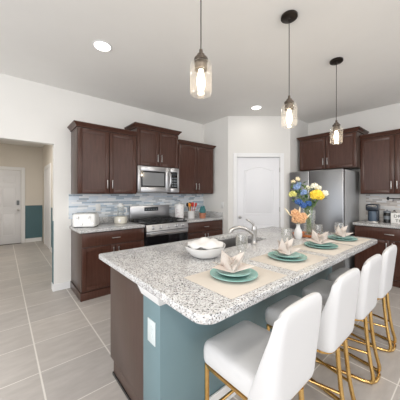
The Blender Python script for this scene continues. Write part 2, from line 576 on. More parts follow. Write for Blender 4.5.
def hall_door():
    t = bpy.data.objects.new('door_2', None); COL.objects.link(t)
    t.location = (-.53, 8.25, 0); t['kind'] = 'structure'
    MB().box(.004, .93, .02, .06, .01, 2.035, .002).build('door_slab', M['door'], t)
    p = MB()
    for x0, x1 in ((.12, .43), (.51, .82)):
        for z0, z1 in ((.24, .86), (1.0, 1.56), (1.68, 1.90)):
            panel_ring(p, [(x0, z0), (x1, z0), (x1, z1), (x0, z1)], .02)
    p.build('door_panel', M['door'], t)
    MB().box(.835, .895, .0, .02, 1.07, 1.20, .006).build('keypad_lock', M['grey_plastic'], t)
    k = MB().lathe([(.03, 0), (.03, .008), (.013, .012), (.012, .04), (.028, .05), (.03, .062), (.0, .07)], seg=20)
    k.move(Matrix.Translation((.865, .02, .94)) @ Matrix.Rotation(PI / 2, 4, 'X')); k.build('door_knob', M['nickel'], t)
    MB().box(.0, .94, -.01, .05, .0005, .0095).build('threshold', M['bronze'], t)
hall_door()
d = MB().box(.893, .908, 6.762, 7.658, .01, 2.038, .002); struct('door_3', d, M['door'])

# ---------------------------------------------------------------- cabinetry
def bar_handle(length, parent, loc, vertical=True):
    m = MB()
    L = length / 2
    if vertical:
        m.box(-.006, .006, -.032, -.022, -L, L, .003); e = ((0, L * .75), (0, -L * .75))
    else:
        m.box(-L, L, -.032, -.022, -.006, .006, .003); e = ((L * .75, 0), (-L * .75, 0))
    for x, z in e:
        m.cyl((x, 0, z), (x, -.025, z), .004, 8)
    return m.build('handle', M['nickel'], parent, loc)
def shaker(name, x0, x1, z0, z1, parent, frame=.055, handle=None):
    """door or drawer front in local cabinet coordinates, front plane y=-0.02..0"""
    m = MB()
    w, h = x1 - x0, z1 - z0
    m.box(0, frame, -.02, 0, 0, h, .002); m.box(w - frame, w, -.02, 0, 0, h, .002)
    m.box(frame, w - frame, -.02, 0, 0, frame, .002); m.box(frame, w - frame, -.02, 0, h - frame, h, .002)
    m.box(frame - .004, w - frame + .004, -.011, -.002, frame - .004, h - frame + .004)
    d = m.build(name, M['espresso'], parent, (x0, -.001, z0))
    if handle:
        hx, hz, ln, vert = handle
        bar_handle(ln, d, (hx, -.02, hz), vert)
    return d
def slab_front(x0, x1, z0, z1, parent, handle=True):
    d = MB().box(0, x1 - x0, -.02, 0, 0, z1 - z0, .003).build('drawer', M['espresso'], parent, (x0, -.001, z0))
    if handle: bar_handle(.115, d, ((x1 - x0) / 2, -.02, (z1 - z0) / 2), False)
    return d
def crown(w, depth, z, parent, left=True, right=True, h=.065, o=.05):
    prof = [(0.0, 0.0), (.012, .004), (.016, .018), (.034, .040), (o - .004, .050), (o, .054), (o, h), (o - .01, h)]
    rs = []
    for k, zz in prof:
        a = -k if left else 0; b = w + k if right else w
        rs.append([(a, -k, z + zz), (b, -k, z + zz), (b, depth, z + zz), (a, depth, z + zz)])
    return MB().rings(rs).build('crown_molding', M['espresso'], parent)
def upper(label, loc, rz, w, depth, h, n=2, cl=True, cr=True, hz='low', crown_h=.065):
    t = thing('upper_cabinet', label, 'cabinet', loc, rz)
    MB().box(0, w, 0, depth, 0, h, .002).build('body', M['espresso_side'], t)
    g = .006
    dw = w / n
    for i in range(n):
        x0, x1 = i * dw + g, (i + 1) * dw - g
        left_door = i % 2 == 0
        hx = (x1 - x0 - .03) if left_door else .03
        shaker('door', x0, x1, .012, h - .012, t, handle=(hx, .13, .125, True))
    crown(w, depth, h, t, cl, cr, h=crown_h)
    return t
UF = 3.50
upper('tall dark espresso wall cabinet nearest the hallway opening, above the toaster', (.775, UF, 1.38), 0, .855, YB - UF - .002, .915, cr=False)
upper('raised dark espresso wall cabinet directly above the microwave', (1.632, UF - .005, 1.838), 0, .80, YB - UF + .003, .60, crown_h=.07)
upper('dark espresso wall cabinet right of the microwave, next to the cream wall', (2.434, UF, 1.38), 0, .865, YB - UF - .002, .92, cl=False)
RZ = -PI / 2
upper('short deep dark espresso wall cabinet over the stainless refrigerator', (4.55, 2.285, 1.835), RZ, .985, XR - 4.55 - .002, .60)
upper('dark espresso wall cabinet above the coffee maker', (4.72, 1.2985, 1.38), RZ, .925, XR - 4.72 - .002, .94, cl=False, cr=False)
upper('dark espresso wall cabinet furthest right, above the rail with hooks', (4.72, .372, 1.38), RZ, .92, XR - 4.72 - .002, .94, cl=False)

def base(label, loc, rz, w, depth, n=2, h=.874):
    t = thing('base_cabinet', label, 'cabinet', loc, rz)
    m = MB().box(0, w, 0, depth, .10, h, .002).box(0, w, .05, depth, 0, .10)
    m.build('body', M['espresso_side'], t)
    MB().box(-.004, w, .03, .05, 0, .1).build('toe_kick', M['espresso'], t)
    g = .006
    slab_front(g, w - g, h - .185, h - .012, t)
    dw = w / n
    for i in range(n):
        x0, x1 = i * dw + g, (i + 1) * dw - g
        hx = (x1 - x0 - .03) if i % 2 == 0 else .03
        shaker('door', x0, x1, .115, h - .197, t, handle=(hx, h - .197 - .115 - .085, .115, True))
    return t
BF = 3.285
bl = base('dark espresso base cabinet under the toaster, left of the range', (.775, BF, 0), 0, .878, YB - BF - .002)
MB().box(-.012, 0, -.012, YB - BF - .004, 0, .10, .003).build('base_skirt', M['espresso_side'], bl)
MB().box(-.012, .878, -.024, -.002, 0, .10, .003).build('base_skirt', M['espresso'], bl)
base('dark espresso base cabinet right of the range, under the utensil crock', (2.452, BF, 0), 0, .903, YB - BF - .002)
CF = 4.43
base('dark espresso base cabinet beside the refrigerator, under the coffee maker', (CF, 1.30, 0), RZ, .92, XR - CF - .002)
base('dark espresso base cabinet furthest right, under the hanging sign', (CF, .376, 0), RZ, .92, XR - CF - .002)

# countertops with upstands
cz0, cz1 = .875, .914
def bev_poly(outline, z0, z1, holes=()):
    return MB().poly(outline, z0, z1, holes)
c = MB().box(.75, 1.652, BF - .035, YB - .001, cz0, cz1, .005)
c.box(.775, 1.652, YB - .022, YB - .001, cz1 - .001, 1.014, .003)
tag(c.build('countertop', M['granite']), 'short grey speckled granite countertop under the toaster with low upstand', 'countertop')
c = MB().box(2.45, XP - .001, BF - .035, YB - .001, cz0, cz1, .005)
c.box(2.45, XP - .023, YB - .022, YB - .001, cz1 - .001, 1.014, .003).box(XP - .022, XP - .001, BF - .02, YB - .001, cz1 - .001, 1.014, .003)
tag(c.build('countertop', M['granite']), 'grey speckled granite countertop right of the range with corner upstand', 'countertop')
c = MB().box(CF - .035, XR - .001, -.56, 1.318, cz0, cz1, .005)
tag(c.build('countertop', M['granite']), 'pale granite countertop on the right wall under the coffee maker', 'countertop')
# backsplashes
bs = MB().box(.745, 1.658, YB - .009, YB - .001, 1.015, 1.379).box(1.6585, 2.433, YB - .009, YB - .001, .93, 1.40).box(2.4335, XP - .001, YB - .009, YB - .001, 1.015, 1.379)
tag(bs.build('tile_backsplash', M['mosaic_blue'], smooth=False), 'blue, white and grey strip mosaic backsplash behind the range', 'backsplash')
bs = MB().box(XR - .009, XR - .001, -.56, 1.30, .915, 1.379)
tag(bs.build('tile_backsplash', M['mosaic_beige'], smooth=False), 'pale beige and grey strip mosaic backsplash behind the coffee maker', 'backsplash')

# ---------------------------------------------------------------- island
IX0, IX1, IY0, IY1 = .572, 2.975, .652, 1.905
t = thing('kitchen_island', 'long kitchen island with dark wood end panel and light teal bar wall', 'island', (0, 0, 0))
PX = .64
MB().box(PX, 2.93, 1.087, 1.28, 0, cz0 - .001, .002).build('bar_wall', M['teal'], t)
m = MB().box(PX + .012, PX + .032, 1.281, 1.865, .10, cz0 - .001, .001).box(PX + .012, PX + .032, 1.281, 1.795, 0, .10)
m.build('end_panel', M['espresso_side'], t)
m = MB().box(2.90, 2.92, 1.281, 1.865, .10, cz0 - .001, .001).box(2.90, 2.92, 1.281, 1.795, 0, .10)
m.build('end_panel', M['espresso_side'], t)
MB().box(PX + .033, 2.899, 1.781, 1.795, 0, .10).build('toe_kick', M['espresso'], t)
MB().box(PX + .033, 2.899, 1.845, 1.865, .10, cz0 - .001).build('face_frame', M['espresso'], t)
MB().box(PX + .004, PX + .0115, 1.282, 1.80, 0, .02).build('shoe_molding', M['black'], t)
# white cap block at the end of the bar wall
m = MB()
def cap_ring(k, z):
    return [(PX - k, 1.087 - k, z), (PX + .10, 1.087 - k, z), (PX + .10, 1.286 + k * .4, z), (PX - k, 1.286 + k * .4, z)]
m.rings([cap_ring(.001, .785), cap_ring(.008, .79), cap_ring(.014, .805), cap_ring(.026, .835), cap_ring(.030, .845), cap_ring(.030, .8738)])
m.build('cap_molding', M['trim'], t)
# countertop with sink cut-out
SX0, SX1, SY0, SY1 = 1.42, 2.12, 1.40, 1.80
r = .075
out = rrect(IX0 + .0, IX1, IY0, IY1, r, 5)
out = arc(IX1 - r, IY0 + r, r, -PI / 2, 0, 5) + [(IX1, IY1 - .015), (IX1 - .015, IY1)] + [(IX0 + .012, IY1), (IX0, IY1 - .012)] + arc(IX0 + r, IY0 + r, r, PI, 1.5 * PI, 5)
m = MB().poly(out, cz0, cz1, [rrect(SX0, SX1, SY0, SY1, .04, 4)])
bmesh.ops.remove_doubles(m.b, verts=m.b.verts[:], dist=1e-5)
sel = [e for e in m.b.edges if len(e.link_faces) == 2 and abs(e.verts[0].co.z - e.verts[1].co.z) < 1e-5 and e.calc_face_angle(0) > 1.0]
bmesh.ops.bevel(m.b, geom=sel, offset=.006, segments=3, profile=.5, affect='EDGES')
tag(m.build('countertop', M['granite']), 'large speckled granite island countertop set with plates and placemats', 'countertop')
# sink
t = thing('kitchen_sink', 'undermount stainless kitchen sink sunk into the island countertop', 'sink', ((SX0 + SX1) / 2, (SY0 + SY1) / 2, cz0 - .20))
hw, hd = (SX1 - SX0) / 2, (SY1 - SY0) / 2
def sr(k, z, rr=.045):
    return [(x, y, z) for x, y in rrect(-hw - k, hw + k, -hd - k, hd + k, rr, 4)]
MB().rings([sr(.012, .199), sr(.006, .199), sr(0.004, .19), sr(-.004, .03), sr(-.03, .004), sr(-.06, 0)], cap0=False).build('basin', M['basin'], t, fix=False)
MB().lathe([(.045, .002), (.045, .006), (.03, .004), (0, .003)], seg=20, cap1=False).build('drain', M['nickel'], t)
# faucet
t = thing('faucet', 'curved brushed nickel single-lever faucet on the island behind the sink glass', 'faucet', (1.80, 1.345, cz1 + .0005), math.radians(150))
MB().lathe([(.030, 0), (.030, .006), (.024, .012), (.021, .03), (.021, .11), (.023, .125), (.023, .15), (.018, .165), (0, .168)], seg=24).build('body', M['nickel'], t)
pts = [(.0, 0, .085), (.05, 0, .125), (.10, 0, .150), (.15, 0, .158), (.195, 0, .150), (.225, 0, .130), (.235, 0, .112)]
MB().tube(pts, [.016, .0165, .016, .016, .017, .019, .0195], 14).build('spout', M['nickel'], t)
MB().tube([(0, 0, .155), (.01, .004, .185), (.05, .012, .215), (.085, .016, .232)], [.014, .011, .009, .007], 12).build('lever', M['nickel'], t)

# ---------------------------------------------------------------- outlets and switch
def plate(label, loc, rz, w=.075, h=.12, sw=False, m='white_plastic'):
    t = thing('light_switch' if sw else 'wall_outlet', label, 'switch' if sw else 'outlet', loc, rz)
    MB().box(-w / 2, w / 2, -.006, 0, -h / 2, h / 2, .002).build('cover_plate', M[m], t)
    if sw:
        MB().box(-.016, .016, -.010, -.0055, -.033, .033, .002).build('rocker', M[m], t)
    else:
        for z in (.021, -.021):
            s = MB().lathe([(.0165, 0), (.0165, .003), (.0, .0032)], seg=18)
            s.move(Matrix.Translation((0, -.0055, z)) @ Matrix.Rotation(PI / 2, 4, 'X')).build('socket', M[m], t)
    return t
plate('white outlet on the blue mosaic above the toaster counter', (1.155, YB - .0095, 1.165), 0)
plate('white switch plate on the cream wall beside the pantry door', (XP - .0005, 3.28, 1.16), RZ, sw=True)
plate('pale outlet on the teal end of the island bar wall', (PX - .0005, 1.172, .612), RZ, .085, .13, m='outlet_teal')
plate('white outlet on the blue mosaic just left of the range backguard', (1.52, YB - .0095, 1.165), 0)

# ---------------------------------------------------------------- range
def gas_range():
    X0, X1 = 1.660, 2.445
    w = X1 - X0
    t = thing('gas_range', 'stainless gas range with black grates between the base cabinets', 'stove', (X0, 3.215, 0))
    D = YB - 3.215 - .012
    MB().box(0, w, .05, D, .03, .905, .003).build('body', M['black'], t)
    MB().box(0, w, .02, D - .06, .905, .925, .006).build('cooktop', M['black_glass'], t)
    # sloped control panel
    m = MB().rings([[(0, .0, .80), (0, -.012, .81), (0, .012, .905), (0, .05, .905), (0, .05, .80)], [(w, .0, .80), (w, -.012, .81), (w, .012, .905), (w, .05, .905), (w, .05, .80)]])
    m.build('control_panel', M['steel'], t)
    for x in (.12, .25, .40, .55, .68):
        k = MB().lathe([(.030, 0), (.030, .006), (.024, .010), (.021, .034), (.0, .036)], seg=20)
        k.box(-.004, .004, -.02, .02, .03, .042, .002)
        k.move(Matrix.Translation((x, .001, .858)) @ Matrix.Rotation(math.radians(78), 4, 'X'))
        k.build('knob', M['steel'], t)
    m = MB().box(0, w, .002, .05, .24, .795, .006)
    d = m.build('oven_door', M['black_glass'], t)
    MB().box(.0, w, -.004, .0015, .73, .795, .003).build('door_trim', M['steel'], d)
    m = MB().cyl((.05, -.045, .765), (w - .05, -.045, .765), .013, 14)
    for x in (.09, w - .09): m.cyl((x, -.045, .765), (x, -.003, .765), .009, 10)
    m.build('handle', M['steel'], d)
    MB().box(0, w, .002, .05, .045, .235, .006).build('drawer', M['steel'], t)
    # backguard
    m = MB().box(0, w, D - .058, D, .905, 1.175, .008)
    bg = m.build('backguard', M['steel'], t)
    MB().box(.26, .54, D - .061, D - .0575, 1.075, 1.145, .002).build('display', M['display'], bg)
    mm = MB()
    for i in range(5): mm.box(.285 + i * .05, .315 + i * .05, D - .0625, D - .0612, 1.095, 1.11)
    mm.build('button', M['grey_plastic'], bg)
    # grates: three cast iron sections
    gw = (w - .05) / 3
    for g in range(3):
        x0 = .025 + g * gw + .004; x1 = x0 + gw - .008
        y0, y1 = .06, D - .09
        m = MB()
        z0, z1 = .945, .957
        m.box(x0, x1, y0, y0 + .014, z0, z1, .002).box(x0, x1, y1 - .014, y1, z0, z1, .002)
        m.box(x0, x0 + .014, y0, y1, z0, z1, .002).box(x1 - .014, x1, y0, y1, z0, z1, .002)
        m.box((x0 + x1) / 2 - .006, (x0 + x1) / 2 + .006, y0, y1, z0, z1, .002)
        for yy in (.25, .5, .75):
            y = y0 + (y1 - y0) * yy
            m.box(x0, x1, y - .006, y + .006, z0, z1, .002)
        for xx in (x0 + .007, x1 - .007):
            for y in (y0 + .007, y1 - .007): m.box(xx - .006, xx + .006, y - .006, y + .006, .9245, z0 + .002)
        m.build('grate', M['iron'], t)
        for yy in ((.25, .75) if g != 1 else (.5,)):
            MB().lathe([(.045, .924), (.045, .934), (.03, .94), (0, .941)], ((x0 + x1) / 2, y0 + (y1 - y0) * yy, 0), 20).build('burner', M['iron'], t)
gas_range()

# ---------------------------------------------------------------- microwave
def microwave():
    X0, w, H = 1.632, .79, .425
    t = thing('microwave_oven', 'stainless over-the-range microwave with bowed vertical handle', 'microwave', (X0, 3.45, 1.407))
    D = YB - 3.45 - .012
    MB().box(0, w, .03, D, 0, H, .003).build('body', M['black'], t)
    # door frame with window
    m = MB()
    dw = w * .775
    m.box(0, .055, 0, .03, .0, H, .003).box(dw - .10, dw, 0, .03, 0, H, .003)
    m.box(.055, dw - .10, 0, .03, 0, .085, .003).box(.055, dw - .10, 0, .03, H - .075, H, .003)
    d = m.build('door', M['steel'], t)
    MB().box(.053, dw - .098, .008, .016, .083, H - .073).build('window', M['black_glass'], d)
    MB().box(.085, dw - .125, .0055, .0078, .11, H - .10).build('window_screen', M['microwin'], d)
    m = MB().tube([(dw - .035, .0, .09), (dw - .035, -.03, .10), (dw - .03, -.048, .16), (dw - .03, -.052, .215), (dw - .03, -.048, .27), (dw - .035, -.03, .335), (dw - .035, 0, .345)], .013, 12)
    m.build('handle', M['steel'], d)
    MB().box(dw + .002, w, 0, .03, .0, .075, .003).box(dw + .002, w, 0, .03, H - .07, H, .003).box(w - .03, w, 0, .03, .075, H - .07, .003).build('panel_frame', M['steel'], t)
    cp = MB().box(dw + .002, w - .03, .004, .03, .075, H - .07, .002).build('control_panel', M['black_glass'], t)
    MB().box(dw + .03, w - .05, .0015, .0045, H - .125, H - .09).build('display', M['display'], cp)
    b = MB()
    for i in range(4):
        for j in range(3): b.box(dw + .03 + j * .036, dw + .055 + j * .036, .0015, .0045, .10 + i * .045, .125 + i * .045, .001)
    b.build('button', M['grey_plastic'], cp)
M['microwin'] = mat('microwave_window', (0.20, 0.205, 0.21), 0.12)
microwave()

# ---------------------------------------------------------------- refrigerator
def fridge():
    FX, Y0, Y1, H = 4.20, 2.325, 1.385, 1.795
    w = Y0 - Y1
    t = thing('refrigerator', 'tall stainless side-by-side refrigerator in the alcove beside the pantry', 'refrigerator', (FX, Y0, 0), RZ)
    MB().box(0, w, .075, .76, .02, H - .012, .006).build('body', M['fridge_side'], t)
    split = .385
    for x0, x1, hx in ((.003, split - .003, split - .04), (split + .003, w - .003, split + .04)):
        d = MB().box(x0, x1, 0, .07, .07, H, .014, 3).build('door', M['steel_fridge'], t)
        s = MB().box(hx - .009, hx + .009, -.05, -.032, .62, 1.25, .006)
        for z in (.66, 1.21): s.box(hx - .007, hx + .007, -.034, .001, z - .012, z + .012, .002)
        s.build('handle', M['steel'], d)
    MB().box(.01, w - .01, .03, .10, .0, .065, .004).build('kick_grille', M['black'], t)
fridge()

# ---------------------------------------------------------------- stools
def make_stool():
    t = thing('counter_stool', '', 'stool', (0, 0, 0), 0, 'white stools along the island')
    # cushion
    m = MB()
    o = lambda k, z, fy=0: [(x, y, z - .022) for x, y in rrect(-.195 - k, .195 + k, -.175 - k, .252 + k, max(.02, .055 + k), 6)]
    m.rings([o(-.02, .500), o(-.004, .506), o(.0, .52), o(.001, .555), o(-.003, .582), o(-.013, .598), o(-.032, .607), o(-.08, .611), o(-.13, .611)])
    m.build('seat', M['leather'], t)
    # wrap-around back
    def sect(v, thick):
        z = .480 + .434 * v
        hw = .203 + .007 * math.sin(PI * v) - .008 * max(0, v - .72) / .28
        yb = -.205 - .042 * v ** 1.2
        r = .055 - .012 * v
        wing = .075 * max(0, 1 - v * 1.2) ** 1.2 + .003
        pts = []
        N = 26
        tot = (hw - r) + r * PI / 2 + wing
        for i in range(N + 1):
            s = (-1 + 2 * i / N) * tot
            a = abs(s); sg = 1 if s >= 0 else -1
            if a < hw - r:
                p = (sg * a, yb); n = (0, 1)
            elif a < hw - r + r * PI / 2:
                th = (a - (hw - r)) / r
                p = (sg * (hw - r + r * math.sin(th)), yb + r - r * math.cos(th)); n = (-sg * math.sin(th), math.cos(th))
            else:
                p = (sg * hw, yb + r + (a - (hw - r) - r * PI / 2)); n = (-sg, 0)
            tk = thick * (1.0 if a < tot * .8 else max(.35, 1 - (a - tot * .8) / (tot * .2) * .65))
            # top corners drop a little
            zz = z - (.042 * (a / tot) ** 4 * v ** 3)
            pts.append(((p[0], p[1], zz), (p[0] + n[0] * tk, p[1] + n[1] * tk, zz)))
        return pts
    m = MB()
    rows = []
    vs = [0, .015, .06, .14, .24, .34, .45, .56, .67, .77, .86, .93, .975, 1.0]
    for v in vs:
        edge = 1.0
        if v > .9: edge = math.sqrt(max(.14, 1 - ((v - .9) / .1) ** 2))
        if v < .03: edge = .8
        rows.append((sect(v, .048), edge))
    rings = []
    for s, e in rows:
        # closed loop: outer run then inner run; pinch both towards the middle surface near the rim
        outer, inner = [], []
        for a, b in s:
            mid = [(a[i] + b[i]) / 2 for i in range(3)]
            outer.append(tuple(mid[i] + (a[i] - mid[i]) * e for i in range(3)))
            inner.append(tuple(mid[i] + (b[i] - mid[i]) * e for i in range(3)))
        rings.append(outer + inner[::-1])
    m.rings(rings, False, False)
    m.b.verts.ensure_lookup_table()
    n = len(rings[0])
    for base in (0, (len(rings) - 1) * n):
        for i in range(n // 2 - 1):
            m.b.faces.new([m.b.verts[base + q] for q in (i, i + 1, n - 2 - i, n - 1 - i)])
    b = m.build('backrest', M['leather'], t)
    md = b.modifiers.new('soft', 'SUBSURF'); md.levels = 1; md.render_levels = 1
    # brass rim under the shell
    m = MB()
    prof = rrect(-.195, .195, -.19, .245, .075, 6)
    m.rings([[(x, y, .464) for x, y in prof], [(x, y, .4775) for x, y in prof]])
    m.build('seat_rim', M['gold'], t)
    R = .013
    for sx in (-1, 1):
        MB().tube([(sx * .172, .218, .466), (sx * .172, .218, .03), (sx * .172, .213, .014)], R, 10).build('leg', M['gold'], t)
        MB().tube([(sx * .062, -.185, .466), (sx * .063, -.190, .38), (sx * .067, -.204, .24), (sx * .074, -.222, .13), (sx * .082, -.238, .06), (sx * .086, -.238, .030), (sx * .09, -.225, .013)], R, 10).build('leg', M['gold'], t)
        MB().tube([(sx * .172, .213, .0125), (sx * .15, .06, .0125), (sx * .125, -.08, .0125), (sx * .11, -.18, .0125), (sx * .09, -.225, .0125), (sx * .05, -.245, .0125), (0, -.248, .0125)], .0115, 10).build('floor_runner', M['gold'], t)
        MB().tube([(sx * .172, .216, .205), (sx * .069, -.208, .205)], .009, 10).build('foot_rail', M['gold'], t)
    MB().tube([(-.172, .218, .205), (.172, .218, .205)], .009, 10).build('foot_rest', M['gold'], t)
    return t
ST = ['white upholstered counter stool with brass legs nearest the camera', 'second white brass-legged counter stool from the camera, at the second plate setting',
      'third white brass-legged counter stool from the camera', 'fourth white brass-legged counter stool, furthest from the camera by the dark cabinets']
st0 = make_stool()
for i, x in enumerate((1.015, 1.59, 2.13, 2.66)):
    s = st0 if i == 0 else copy_tree(st0)
    s.location = (x, .722, 0)
    s['label'] = ST[i]

# ---------------------------------------------------------------- table settings
PLX = (1.0, 1.575, 2.14, 2.65)
ORD = ['nearest the camera', 'second from the camera', 'third from the camera', 'furthest from the camera']
def placemat():
    o = MB().box(-.235, .235, -.175, .18, 0, .003, .001).build('placemat', M['linen'])
    return o
def plate_mesh(r, h):
    return MB().lathe([(0, .003), (r * .55, .003), (r * .60, 0), (r * .64, .0), (r * .66, .004), (r * .9, h * .6), (r, h), (r - .001, h + .003), (r - .004, h + .003), (r * .88, h * .6 + .005), (r * .66, .009), (r * .6, .0075), (0, .0075)], seg=48, cap0=False, cap1=False)
def napkin_mesh():
    # cloth pleated into a standing star: two fans leaning on each other
    m = MB()
    def fan(yaw, lean, pts, rad, dz):
        A = Vector((0, 0, 0))
        V = [A]
        n = len(pts)
        for i, (ang, r) in enumerate(pts):
            a = math.radians(ang)
            zig = dz if i % 2 else -dz
            V.append(Vector((math.cos(a) * r * rad, zig, math.sin(a) * r * rad)))
        mt = Matrix.Translation((0, 0, .004)) @ Matrix.Rotation(yaw, 4, 'Z') @ Matrix.Translation((0, -.03, 0)) @ Matrix.Rotation(-lean, 4, 'X')
        V = [mt @ v for v in V]
        b = (mt.to_3x3() @ Vector((0, .0022, 0)))
        VV = [tuple(v - b) for v in V] + [tuple(v + b) for v in V]
        k = len(V)
        F = []
        for i in range(1, k - 1):
            F += [(0, i, i + 1), (k, k + i + 1, k + i), (i, k + i, k + i + 1, i + 1)]
        F += [(0, k, k + 1, 1), (0, k - 1, 2 * k - 1, k)]
        m.add(VV, F)
    P = [(14, .98), (38, .62), (58, 1.02), (88, .66), (116, 1.06), (140, .62), (166, .96)]
    fan(0, math.radians(20), P, .128, .030)
    fan(PI, math.radians(15), [(a + 5, r * .95) for a, r in P], .120, .026)
    fan(2.4, math.radians(42), [(a, r * .9) for a, r in P], .10, .022)
    return m
pm0 = placemat(); ch0 = plate_mesh(.135, .016).build('dinner_plate', M['teal_cer']); sp0 = plate_mesh(.098, .014).build('salad_plate', M['plate_rim']); nk0 = napkin_mesh().build('napkin', M['napkin'], smooth=False)
def glass_mesh():
    g = MB().lathe([(0, .004), (.026, .004), (.033, .008), (.041, .035), (.044, .065), (.042, .095), (.038, .128), (.0365, .128), (.040, .095), (.042, .065), (.039, .036), (.031, .011), (.022, .008), (0, .008)], seg=32, cap0=False, cap1=False)
    return g.move(Matrix.Diagonal((1.1, 1.1, 1.12, 1)))
gl0 = glass_mesh().build('drinking_glass', M['glass'])
GX = [(1.47, 1.22), (2.03, 1.15), (2.56, 1.09), (2.90, 1.0)]
top = cz1 + .0003
for i, x in enumerate(PLX):
    def inst(o): return o if i == 0 else copy_tree(o)
    p = inst(pm0); p.location = (x + .005, .872, top); tag(p, 'beige linen placemat under the place setting ' + ORD[i], 'placemat', 'placemats on the island')
    p = inst(ch0); p.location = (x, .888, top + .0032); tag(p, 'teal stoneware dinner plate in the setting ' + ORD[i], 'plate', 'dinner plates')
    p = inst(sp0); p.location = (x + .004, .892, top + .0032 + .0145); tag(p, 'small pale teal plate stacked in the setting ' + ORD[i], 'plate', 'salad plates')
    p = inst(nk0); p.location = (x - .01, .895, top + .0032 + .0145 + .0078); p.rotation_euler = (0, 0, -.62 + (0, .5, -.35, .3)[i]); tag(p, 'folded blush star napkin on the plate ' + ORD[i], 'napkin', 'star-folded napkins')
    p = inst(gl0); p.location = (*GX[i], top); tag(p, ['clear drinking glass by the faucet', 'clear drinking glass behind the second plate setting', 'clear drinking glass beside the copper tray', 'clear drinking glass behind the furthest plate'][i], 'glass', 'drinking glasses')

# white bowl with cloth
t = thing('serving_bowl', 'wide white wavy-rimmed bowl on the island holding a white cloth', 'bowl', (1.155, 1.305, top))
def wav(r, z, a, i):
    k = max(0, (r - .07) / .09)
    return r * (1 + .06 * k * math.cos(4 * a + .6)), z + .006 * k * math.cos(4 * a + .6)
MB().lathe([(0, .004), (.06, .003), (.07, 0), (.08, .002), (.112, .022), (.138, .053), (.154, .083), (.150, .085), (.133, .057), (.108, .031), (.075, .010), (0, .008)], seg=56, cap0=False, cap1=False, fn=wav).build('bowl', M['white_cer'], t)
m = MB()
NN = 20
for j in range(NN + 1):
    for i in range(NN + 1):
        x = -.135 + .27 * i / NN; y = -.115 + .23 * j / NN
        rr = math.sqrt(x * x + y * y)
        z = .064 + .040 * (1 - (x / .135) ** 2) * (1 - (y / .115) ** 2) + .006 * math.sin(x * 55 + 1.2 + y * 20) + .005 * math.sin(y * 60 - x * 25)
        q = max(1.0, (rr + .001) / .128); x /= q; y /= q
        m.b.verts.new((x, y, z))
m.b.verts.ensure_lookup_table()
for j in range(NN):
    for i in range(NN):
        a = j * (NN + 1) + i
        m.b.faces.new([m.b.verts[k] for k in (a, a + 1, a + NN + 2, a + NN + 1)])
cl = m.build('cloth', M['white_cloth']); cl.location = (1.155, 1.305, top + .022)
cl.rotation_euler = (0, 0, -.4)
md = cl.modifiers.new('thick', 'SOLIDIFY'); md.thickness = .012; md.offset = 0
tag(cl, 'crumpled white cloth lying in the white wavy bowl', 'cloth')

# ---------------------------------------------------------------- tray, vases, flowers
TX, TY = 2.575, 1.225
o = MB().lathe([(0, 0), (.110, 0), (.132, .008), (.142, .027), (.138, .029), (.126, .013), (.105, .006), (0, .006)], seg=48, cap0=False, cap1=False).build('tray', M['copper'], loc=(TX, TY, top))
tag(o, 'round copper-orange tray under the vases on the island', 'tray')
VX, VY = 2.605, 1.20
t = thing('flower_vase', 'tall clear glass vase full of green stems on the copper tray', 'vase', (VX, VY, top + .0065))
MB().lathe([(0, 0), (.05, 0), (.054, .004), (.056, .05), (.058, .16), (.062, .285), (.060, .285), (.055, .16), (.052, .05), (.05, .010), (0, .009)], seg=36, cap0=False, cap1=False).build('glass', M['glass'], t)
MB().lathe([(0, .0095), (.0485, .011), (.0505, .05), (.052, .115), (0, .115)], seg=28, cap0=False, cap1=False).build('water', M['glass'], t)
def petal_ball(mb, c, r, n, pr, rng, flat=1.0, cup=.5):
    for k in range(n):
        zc = 1 - 1.75 * (k + .5) / n
        a = k * 2.39996
        rad = math.sqrt(max(0, 1 - zc * zc))
        d = Vector((rad * math.cos(a), rad * math.sin(a), zc))
        s = d.cross(Vector((0, 0, 1)));  s = s.normalized() if s.length > .05 else Vector((1, 0, 0))
        u = s.cross(d).normalized()
        p = Vector(c) + Vector((d.x, d.y, d.z * flat)) * r * rng.uniform(.62, 1.12)
        w = pr * rng.uniform(.8, 1.2)
        th = d * w * .12
        out = d * w * cup
        V = [p, p + s * w * .8 + out * .7, p + u * w + out * 1.2, p - s * w * .8 + out * .7, p - u * w * .8 + out * .3]
        VV = [v + th for v in V] + [v - th for v in V]
        mb.add([tuple(v) for v in VV], [(0, 1, 2), (0, 2, 3), (0, 3, 4), (0, 4, 1), (5, 7, 6), (5, 8, 7), (5, 9, 8), (5, 6, 9), (1, 6, 7, 2), (2, 7, 8, 3), (3, 8, 9, 4), (4, 9, 6, 1)])
def leaf(mb, p, d, L, w):
    p = Vector(p); d = Vector(d).normalized(); s = d.cross(Vector((0, 0, 1))).normalized(); n = s.cross(d)
    V = [p, p + d * L * .5 + s * w, p + d * L - n * L * .12, p + d * L * .5 - s * w, p + d * L * .5 - n * w * .3]
    VV = [v + n * .0012 for v in V] + [v - n * .0012 for v in V]
    mb.add([tuple(v) for v in VV], [(0, 1, 4), (1, 2, 4), (2, 3, 4), (3, 0, 4), (5, 9, 6), (6, 9, 7), (7, 9, 8), (8, 9, 5), (0, 5, 6, 1), (1, 6, 7, 2), (2, 7, 8, 3), (3, 8, 5, 0)])
